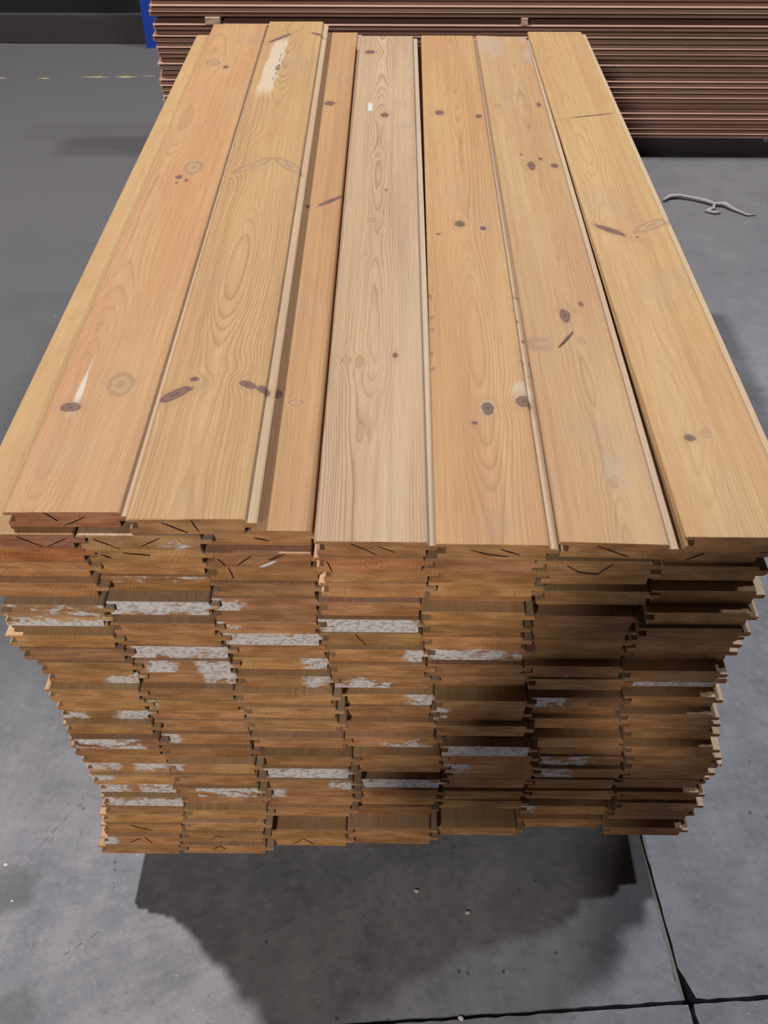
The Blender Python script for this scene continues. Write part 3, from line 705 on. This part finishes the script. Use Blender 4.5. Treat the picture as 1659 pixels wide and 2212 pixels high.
TOP = {  # ring centre, depth, seed, tint, base colours, ring strength
 (1, 0): dict(g=(.030, -.075, 1.3), pale=(0.350, 0.209, 0.096), warm=(0.334, 0.182, 0.078), late=(0.251, 0.125, 0.051), sp=0.0033, st=0.61, ex=ex_board1, end=(.47, .20, .10)),
 (2, 0): dict(g=(.062, -.050, 2.1), pale=(0.338, 0.220, 0.099), warm=(0.319, 0.194, 0.080), late=(0.182, 0.099, 0.041), sp=0.0031, st=0.89, ex=ex_board2),
 (3, 1): dict(g=(.020, -.060, 3.4), pale=(0.327, 0.194, 0.089), warm=(0.312, 0.175, 0.076), late=(0.213, 0.110, 0.048), sp=0.0030, st=0.74),
 (4, 0): dict(g=(.058, -.022, 4.2), pale=(0.346, 0.255, 0.158), warm=(0.319, 0.228, 0.133), late=(0.163, 0.110, 0.063), sp=0.0033, st=1.00, ex=ex_board4),
 (5, 0): dict(g=(.072, -.034, 5.7), pale=(0.350, 0.220, 0.099), warm=(0.338, 0.190, 0.080), late=(0.213, 0.114, 0.048), sp=0.0037, st=0.74, ex=ex_board5),
 (6, 0): dict(g=(.082, -.030, 6.6), pale=(0.334, 0.224, 0.108), warm=(0.319, 0.190, 0.087), late=(0.205, 0.110, 0.048), sp=0.0036, st=0.74, ex=ex_board6),
 (7, 0): dict(g=(.040, -.055, 7.9), pale=(0.357, 0.239, 0.108), warm=(0.342, 0.209, 0.083), late=(0.251, 0.141, 0.055), sp=0.0033, st=0.61),
 (1, 1): dict(g=(.020, -.080, 8.4), pale=(0.350, 0.228, 0.102), warm=(0.342, 0.213, 0.089), late=(0.266, 0.152, 0.064), sp=0.0033, st=0.47, end=(.45, .20, .11))}
TOPLAB = {
 (1, 0): 'reddish top plank at far left with a large pale knot beside a dark oval knot',
 (2, 0): 'top plank with black ink stamp and rubbed pale patch near its far end',
 (3, 1): 'narrowly visible plank in the sunken gap between two top planks, shaded along its left edge',
 (4, 0): 'pale grey-yellow top plank with wavy grain and a row of small ringed knots',
 (5, 0): 'orange top plank with a round grey-blue knot and nibbled dark edge marks',
 (6, 0): 'tilted top plank with a round dark brown knot and a bark sliver lying on it',
 (7, 0): 'golden top plank at the far right edge with paired small brown knots',
 (1, 1): 'plank just under the leftmost top plank, its clean yellow edge sticking out left'}
variants = [board_mesh('plank', profile(seed=k), L0, k) for k in range(5)]
m_check = plain('dark_crack', (.030, .013, .009), .95)
TN = {'red': (1.0, .74, .66), 'grey': (.95, 1.02, 1.12), 'straw': (1.12, 1.12, 1.0), 'olive': (.92, .98, .92), 'mauve': (1.08, .92, .9)}
COLN = ['', 'first', 'second', 'third', 'fourth', 'fifth', 'sixth', 'seventh']
LAY = ['top'] + ORD[1:27] + ['bottom']
R = random.Random(77)
placed = {}
for (c, i, x, y, yaw, w, L, wh, tone) in BOARDS:
    key = (c, i)
    me = variants[R.randrange(5)]
    tk = R.uniform(.80, 1.16)
    if key in TOP:
        d = TOP[key]
        me = board_mesh('plank', profile(seed=c), L0, c)
        mat = wood('pine_top_%d_%d' % key, KNOTS.get(key, ()), d['pale'], d['warm'], d['late'], spacing=d['sp'], strength=d['st'], extra=d.get('ex'), end=d.get('end', (.50, .255, .105)))
        me.materials.append(mat)
        uc, wc, seed = d['g']; tint = (1, 1, 1)
    else:
        mat = m_stack
        uc, wc, seed = R.uniform(.02, .115), R.choice([-1, 1]) * R.uniform(.0, .07), R.uniform(0, 40)
        tint = (tk, tk * R.uniform(.92, 1.03), tk * R.uniform(.86, 1.06))
        if tone: tint = TN[tone]
    o = link('plank', me, mat)
    z = ZT - i * T
    if key == (6, 0):
        x -= .0015; z += .0035
        o.rotation_euler = (0, .026, yaw)
    else:
        o.rotation_euler = (0, 0, yaw)
    o.location = (x, y, z)
    o.scale = (w / W0, L / L0, 1)
    wa = tuple(wh[:3]) if len(wh) >= 3 else (0, 0, 0)
    wb_ = tuple(wh[3:6]) if len(wh) >= 6 else (0, 0, 0)
    set_props(o, uc, wc, seed, tint, wa, wb_)
    if key in TOPLAB: lab = TOPLAB[key]
    else:
        amt = max(wa[2], wb_[2])
        full = wa[2] > .3 and wa[1] - wa[0] > .8
        sfx = (', end caked white' if full and amt > .65 else ', end speckled greyish white' if full else ', end partly smeared white' if amt > 0 else
               ', end reddish' if tone == 'red' else '')
        if i == 27: lab = 'bottom plank of the %s column from the left%s' % (COLN[c], sfx)
        else: lab = 'plank of the %s column from the left, %s layer down%s' % (COLN[c], ORD[i], sfx)
    tag(o, lab, 'plank', 'planks in the front stack')
    placed[key] = o
# drying checks: dark splits in the end grain
for key, lines in CHECKS.items():
    o = placed[key]
    sx, sy = o.scale.x, o.scale.y
    vs_, fs = [], []
    for pl in lines:
        n = len(pl)
        # resample and taper
        pts = []
        for a_, b_ in zip(pl, pl[1:]):
            for k in range(4): pts.append((a_[0] + (b_[0] - a_[0]) * k / 4, a_[1] + (b_[1] - a_[1]) * k / 4))
        pts.append(pl[-1])
        base = len(vs_); m = len(pts)
        for k, (px, pz) in enumerate(pts):
            a_ = pts[max(k - 1, 0)]; b_ = pts[min(k + 1, m - 1)]
            dx, dz = b_[0] - a_[0], b_[1] - a_[1]; ln = math.hypot(dx, dz) or 1
            wd = (.00055 if key[1] < 5 else .0004) * (.35 + .9 * math.sin(math.pi * min(max((k + .4) / m, 0), 1))) * R.uniform(.75, 1.2)
            nx, nz = -dz / ln * wd, dx / ln * wd
            for s in (-1, 1):
                for yy in (-.0003, .0015):
                    vs_.append(((px + s * nx) / sx, yy / sy, pz + s * nz))
        for k in range(m - 1):
            p, q = base + 4 * k, base + 4 * (k + 1)
            fs += [(p, p + 2, q + 2, q), (p + 1, q + 1, q + 3, p + 3), (p, q, q + 1, p + 1), (p + 2, p + 3, q + 3, q + 2)]
        fs += [(base, base + 1, base + 3, base + 2), (base + 4 * (m - 1), base + 4 * (m - 1) + 2, base + 4 * (m - 1) + 3, base + 4 * (m - 1) + 1)]
    link('end_check', mesh('end_check', vs_, fs), m_check, o)
# black ink stamp on the second top plank, worn past reading
b2 = placed[(2, 0)]
sx, sy = b2.scale.x, b2.scale.y
vs_, fs = [], []
def ink(x0, y0, x1, y1, wd):
    dx, dy = x1 - x0, y1 - y0; ln = math.hypot(dx, dy); nx, ny = -dy / ln * wd, dx / ln * wd
    b = len(vs_)
    for px, py in ((x0 + nx, y0 + ny), (x1 + nx, y1 + ny), (x1 - nx, y1 - ny), (x0 - nx, y0 - ny)):
        for zz in (-.0004, .00025): vs_.append((px / sx, py / sy, zz))
    fs.extend([(b + 1, b + 3, b + 5, b + 7), (b, b + 6, b + 4, b + 2)] + [(b + 2 * k, b + 2 * ((k + 1) % 4), b + 2 * ((k + 1) % 4) + 1, b + 2 * k + 1) for k in range(4)])
iu, iv = .050, 1.42
for (a0, b0, a1, b1, wd) in ((0, .185, .003, .205, .0006), (.003, .205, .006, .20, .0005), (.001, .15, .0015, .18, .0006),
        (-.004, .105, .006, .105, .0030), (-.004, .112, .003, .128, .0014), (.003, .128, .004, .113, .0010), (-.004, .092, .005, .097, .0022),
        (-.004, .07, .001, .073, .0007), (.001, .073, .003, .062, .0007), (.003, .062, -.003, .055, .0007), (-.005, .045, -.004, .035, .0006), (.001, .045, .003, .036, .0006), (-.005, .03, .001, .031, .0005)):
    ink(iu + a0, iv + b0, iu + a1, iv + b1, wd)
st = link('ink_stamp', mesh('ink_stamp', vs_, fs), plain('black_ink', (.03, .03, .025), .8), b2)
st['label'] = 'worn black ink stamp'
# bearers under the stack
for k, yb in enumerate((.34, .92, 1.5)):
    o = link('stack_bearer', box_mesh('stack_bearer', -.43, .40, 0, .095, 0, ZB - .0004, .002), m_pale)
    o.location = (0, yb, 0)
    set_props(o, .04, -.05, k + 1, (.7, .65, .6))
    tag(o, ('nearest', 'middle', 'farthest')[k] + ' timber bearer under the front plank stack', 'beam', 'bearers under the front stack')

# ------------------------------------------------------------------ small litter
m_bark = plain('bark', (.13, .065, .045), .85, 0, .4, 300)
o = link('bark_sliver', tube('bark_sliver', [(0, 0, 0), (.008, .012, .0006), (.017, .027, .0004), (.026, .041, 0)], [.0006, .0021, .0022, .0009], 7), m_bark)
o.location = (.2375, .381, ZT + .0035); o.scale = (1, 1, .7)
tag(o, 'dark brown sliver of bark lying on the tilted sixth top plank', 'sliver')
o = link('splinter', tube('splinter', [(0, 0, 0), (.006, -.001, .0035), (.013, -.0015, .008), (.0205, -.001, .0122)], [.0009, .0017, .0015, .0005], 6), plain('grey_splinter', (.42, .41, .42), .5, .1))
o.location = (-.156, -.0125, .7523)
tag(o, 'light grey splinter stuck across a plank end in the third column', 'splinter')
m_twig = plain('weathered_bark', (.27, .255, .24), .8, 0, .35, 120)
tw = bpy.data.objects.new('twig', None); tw.location = (.99, 2.57, 0); COL.objects.link(tw)
tag(tw, 'pale grey crooked twig lying on the floor right of the front stack', 'twig')
link('stem', tube('stem', [(-.01, -.02, .010), (.02, .012, .010), (.055, .015, .012), (.10, .0, .010), (.145, -.025, .010), (.17, -.045, .009), (.205, -.05, .011), (.23, -.085, .008), (.27, -.125, .005), (.30, -.12, .004)],
    [.004, .0085, .007, .006, .0075, .0055, .0095, .006, .004, .002], 8), m_twig, tw)
link('side_shoot', tube('side_shoot', [(.17, -.045, .009), (.16, -.075, .007), (.13, -.098, .0065), (.155, -.11, .006), (.18, -.105, .006)], [.005, .006, .0065, .006, .003], 7), m_twig, tw)
m_shav = plain('shaving_wood', (.62, .45, .31), .7, 0, .2, 60)
def curl(name, r, turns, wd, th=.0006):
    vs_, fs = [], []
    n = 26
    for k in range(n + 1):
        t_ = turns * 2 * math.pi * k / n
        rr = r * (1 + .25 * k / n)
        for (dr, dy) in ((0, 0), (0, wd), (th, wd), (th, 0)):
            vs_.append(((rr + dr) * math.cos(t_), dy + .0015 * math.sin(t_ * 2), (rr + dr) * math.sin(t_)))
    for k in range(n):
        for q in range(4): fs.append((4 * k + q, 4 * k + (q + 1) % 4, 4 * k + 4 + (q + 1) % 4, 4 * k + 4 + q))
    fs += [(0, 1, 2, 3), (4 * n, 4 * n + 3, 4 * n + 2, 4 * n + 1)]
    return mesh(name, vs_, fs, True)
o = link('wood_shaving', curl('wood_shaving', .0065, .8, .008), m_shav)
o.location = (.487, -.004, .322); o.rotation_euler = (.3, .6, .2)
tag(o, 'curled wood shaving hanging from a tongue on the right side of the stack', 'shaving')
m_chip = plain('pale_chip', (.62, .60, .55), .8)
R = random.Random(4)
for (px, py, s, lab) in ((.0462, -.0494, .0034, 'pale oval chip on the shaded floor just in front of the stack'), (.1303, -.0855, .0032, 'pale round chip on the shaded floor beside the photographer shadow'),
        (.1112, -.2497, .0036, 'pale chip lying in the floor joint near the bottom edge'), (-.6615, -.012, .0028, 'bright chip above the dark oil spot on the left floor'), (-.632, -.075, .002, 'tiny bright chip inside the dark oil spot on the left floor')):
    bm = bmesh.new(); bmesh.ops.create_icosphere(bm, subdivisions=2, radius=s)
    for p in bm.verts:
        p.co = Vector((p.co.x * 1.35, p.co.y, max(p.co.z * .55, -s * .3))) * R.uniform(.88, 1.12)
    zmin = min(p.co.z for p in bm.verts)
    me = bpy.data.meshes.new('floor_chip'); bm.to_mesh(me); bm.free()
    o = link('floor_chip', me, m_chip); o.location = (px, py, -zmin); o.rotation_euler = (0, 0, R.uniform(-.7, .2))
    tag(o, lab, 'chip', 'pale chips on the floor')

# ------------------------------------------------------------------ the photographer, standing behind the phone (only the shadow is in the picture)
def skin(name, pts, edges, radii, mat, parent, sub=2, root=0):
    me = bpy.data.meshes.new(name)
    me.from_pydata(pts, edges, [])
    o = bpy.data.objects.new(name, me); COL.objects.link(o)
    md = o.modifiers.new('skin', 'SKIN')
    for k, r in enumerate(radii):
        v = me.skin_vertices[0].data[k]
        v.radius = r if isinstance(r, tuple) else (r, r)
        v.use_root = (k == root)
    md.use_smooth_shade = True
    s = o.modifiers.new('subsurf', 'SUBSURF'); s.levels = s.render_levels = sub
    dg = bpy.context.evaluated_depsgraph_get(); dg.update()
    nm = bpy.data.meshes.new_from_object(o.evaluated_get(dg))
    bpy.data.objects.remove(o)
    nm.name = name
    return link(name, nm, mat, parent)
m_skin = plain('skin', (.55, .34, .25), .5, 0, .05)
m_coat = plain('navy_jacket', (.03, .04, .07), .9)
m_trou = plain('grey_trousers', (.07, .07, .075), .9)
m_boot = plain('black_boots', (.015, .015, .015), .6)
m_hair = plain('brown_hair', (.06, .04, .025), .7)
PX, PY = .13, -1.15
pr = bpy.data.objects.new('person', None); pr.location = (PX, PY, 0); pr.scale = (.94, .94, .94); COL.objects.link(pr)
tag(pr, 'person in a dark jacket holding up a phone, whose shadow falls on the stack', 'person')
SH = [(-.235, 0, 1.47), (.235, 0, 1.47)]
EL = [(-.42, .02, 1.06), (.27, .18, 1.26)]
HD = [(-.10, .150, .99), (-.088, .328, 1.630)]
# head, neck, arms and hands: one surface
P = [(0, .0, 1.36), (0, .0, 1.49), (0, .02, 1.565), (0, .045, 1.635), (0, .05, 1.71), (0, .04, 1.775)]
E = [(0, 1), (1, 2), (2, 3), (3, 4), (4, 5)]
Rr = [.09, .058, .050, .074, .088, .078]
for s in (0, 1):
    b = len(P)
    el, hd = Vector(EL[s]), Vector(HD[s])
    P += [SH[s], tuple(Vector(SH[s]).lerp(el, .5)), EL[s], tuple(el.lerp(hd, .55)), tuple(el.lerp(hd, .86)), HD[s]]
    E += [(0, b), (b, b + 1), (b + 1, b + 2), (b + 2, b + 3), (b + 3, b + 4), (b + 4, b + 5)]
    Rr += [.055, .045, .042, .036, .028, (.022, .038)]
    sg = 1 if s == 0 else -1                # the left hand rests on the belly, the right one holds the phone
    for f in range(4):                      # four fingers, bent round the phone's edge
        q = len(P); zz = .03 - .021 * f; ln = (.036, .042, .040, .030)[f]
        k0 = hd + Vector((sg * .010, .008, zz)); k1 = k0 + Vector((sg * .010, ln * .45, .006)); k2 = k1 + Vector((sg * .022, ln * .10, .003)); k3 = k2 + Vector((sg * .016, -.008, 0))
        P += [tuple(k0), tuple(k1), tuple(k2), tuple(k3)]
        E += [(b + 5, q), (q, q + 1), (q + 1, q + 2), (q + 2, q + 3)]
        Rr += [.010, .009, .0085, .007]
    q = len(P)                              # thumb
    P += [tuple(hd + Vector((sg * .02, -.012, .012))), tuple(hd + Vector((sg * .036, -.002, .03))), tuple(hd + Vector((sg * .045, .008, .045)))]
    E += [(b + 5, q), (q, q + 1), (q + 1, q + 2)]
    Rr += [.012, .010, .008]
body = skin('body', P, E, Rr, m_skin, pr, 2, 0)
# facial features belong to the head surface: nose, ears, lips pushed out
for vtx in body.data.vertices:
    x_, y_, z_ = vtx.co
    if y_ > .10 and abs(x_) < .016 and 1.675 < z_ < 1.72: vtx.co.y += .022 * (1 - abs(x_) / .016)
    if abs(abs(x_) - .03) < .014 and y_ > .10 and 1.72 < z_ < 1.745: vtx.co.y -= .008
    if abs(x_) > .07 and 1.68 < z_ < 1.73 and .02 < y_ < .08: vtx.co.x *= 1.18
def loft(rings, n=24):
    vs_, fs = [], []
    for (x, y, z, rx, ry) in rings:
        for k in range(n):
            q = 2 * math.pi * k / n
            c_, s_ = math.cos(q), math.sin(q)
            e = .82                                     # slightly squared section
            vs_.append((x + rx * math.copysign(abs(c_) ** e, c_), y + ry * math.copysign(abs(s_) ** e, s_), z))
    for a_ in range(len(rings) - 1):
        for k in range(n): fs.append((a_ * n + k, a_ * n + (k + 1) % n, (a_ + 1) * n + (k + 1) % n, (a_ + 1) * n + k))
    fs.append(tuple(range(n))); fs.append(tuple(range((len(rings) - 1) * n, len(rings) * n)))
    return vs_, fs
vs_, fs = loft([(0, 0, .80, .195, .130), (0, 0, .86, .205, .140), (0, 0, .98, .180, .132), (0, 0, 1.10, .155, .122), (0, .005, 1.25, .170, .130), (0, .005, 1.36, .205, .128), (0, 0, 1.43, .245, .112), (0, 0, 1.485, .215, .090), (0, .005, 1.53, .100, .072), (0, .01, 1.56, .066, .064)])
for s in (0, 1):
    sh = Vector(SH[s]) + Vector((.03 if s == 0 else -.03, 0, -.02)); el, hd = Vector(EL[s]), Vector(HD[s])
    m_ = tube('sleeve', [sh, sh.lerp(el, .35), sh.lerp(el, .75), el, el.lerp(hd, .2), el.lerp(hd, .6), el.lerp(hd, .84)], [.080, .074, .074, .090, .092, .085, .060] if s == 0 else [.086, .078, .070, .066, .064, .056, .045], 14)
    b = len(vs_)
    vs_ += [tuple(v.co) for v in m_.vertices]; fs += [tuple(b + q for q in p.vertices) for p in m_.polygons]
    bpy.data.meshes.remove(m_)
link('jacket', mesh('jacket', vs_, fs, True), m_coat, pr)
P = [(0, 0, .97), (0, 0, .86), (-.095, 0, .80), (-.11, .01, .50), (-.115, -.01, .10), (.095, 0, .80), (.11, .01, .50), (.115, -.01, .10)]
skin('trousers', P, [(0, 1), (1, 2), (2, 3), (3, 4), (1, 5), (5, 6), (6, 7)], [.13, .14, .098, .072, .058, .098, .072, .058], m_trou, pr, 2, 0)
for s in (-1, 1):
    bo = skin('boot', [(s * .115, -.035, .055), (s * .118, .05, .045), (s * .122, .15, .035), (s * .115, -.012, .14)], [(0, 1), (1, 2), (0, 3)], [.042, .042, .032, .048], m_boot, pr, 2, 0)
    zmin = min(v.co.z for v in bo.data.vertices)
    for v in bo.data.vertices: v.co.z -= zmin
skin('hair', [(0, -.025, 1.68), (0, -.01, 1.755), (0, .03, 1.805), (0, .085, 1.81)], [(0, 1), (1, 2), (2, 3)], [.058, .076, .070, .035], m_hair, pr, 2, 0)
ph = bpy.data.objects.new('phone', None); ph.location = (0.0, -.808, 1.566); ph.rotation_euler = (math.pi / 2 - PITCH, 0, YAW); COL.objects.link(ph)
tag(ph, 'dark mobile phone held up by the person behind the stack', 'phone')
link('phone_body', box_mesh('phone_body', -.037, .037, -.080, .080, 0.002, .010, .003), plain('phone_black', (.015, .015, .018), .3), ph)
link('phone_screen', box_mesh('phone_screen', -.034, .034, -.075, .075, .0102, .0106), plain('phone_glass', (.02, .02, .025), .1), ph)
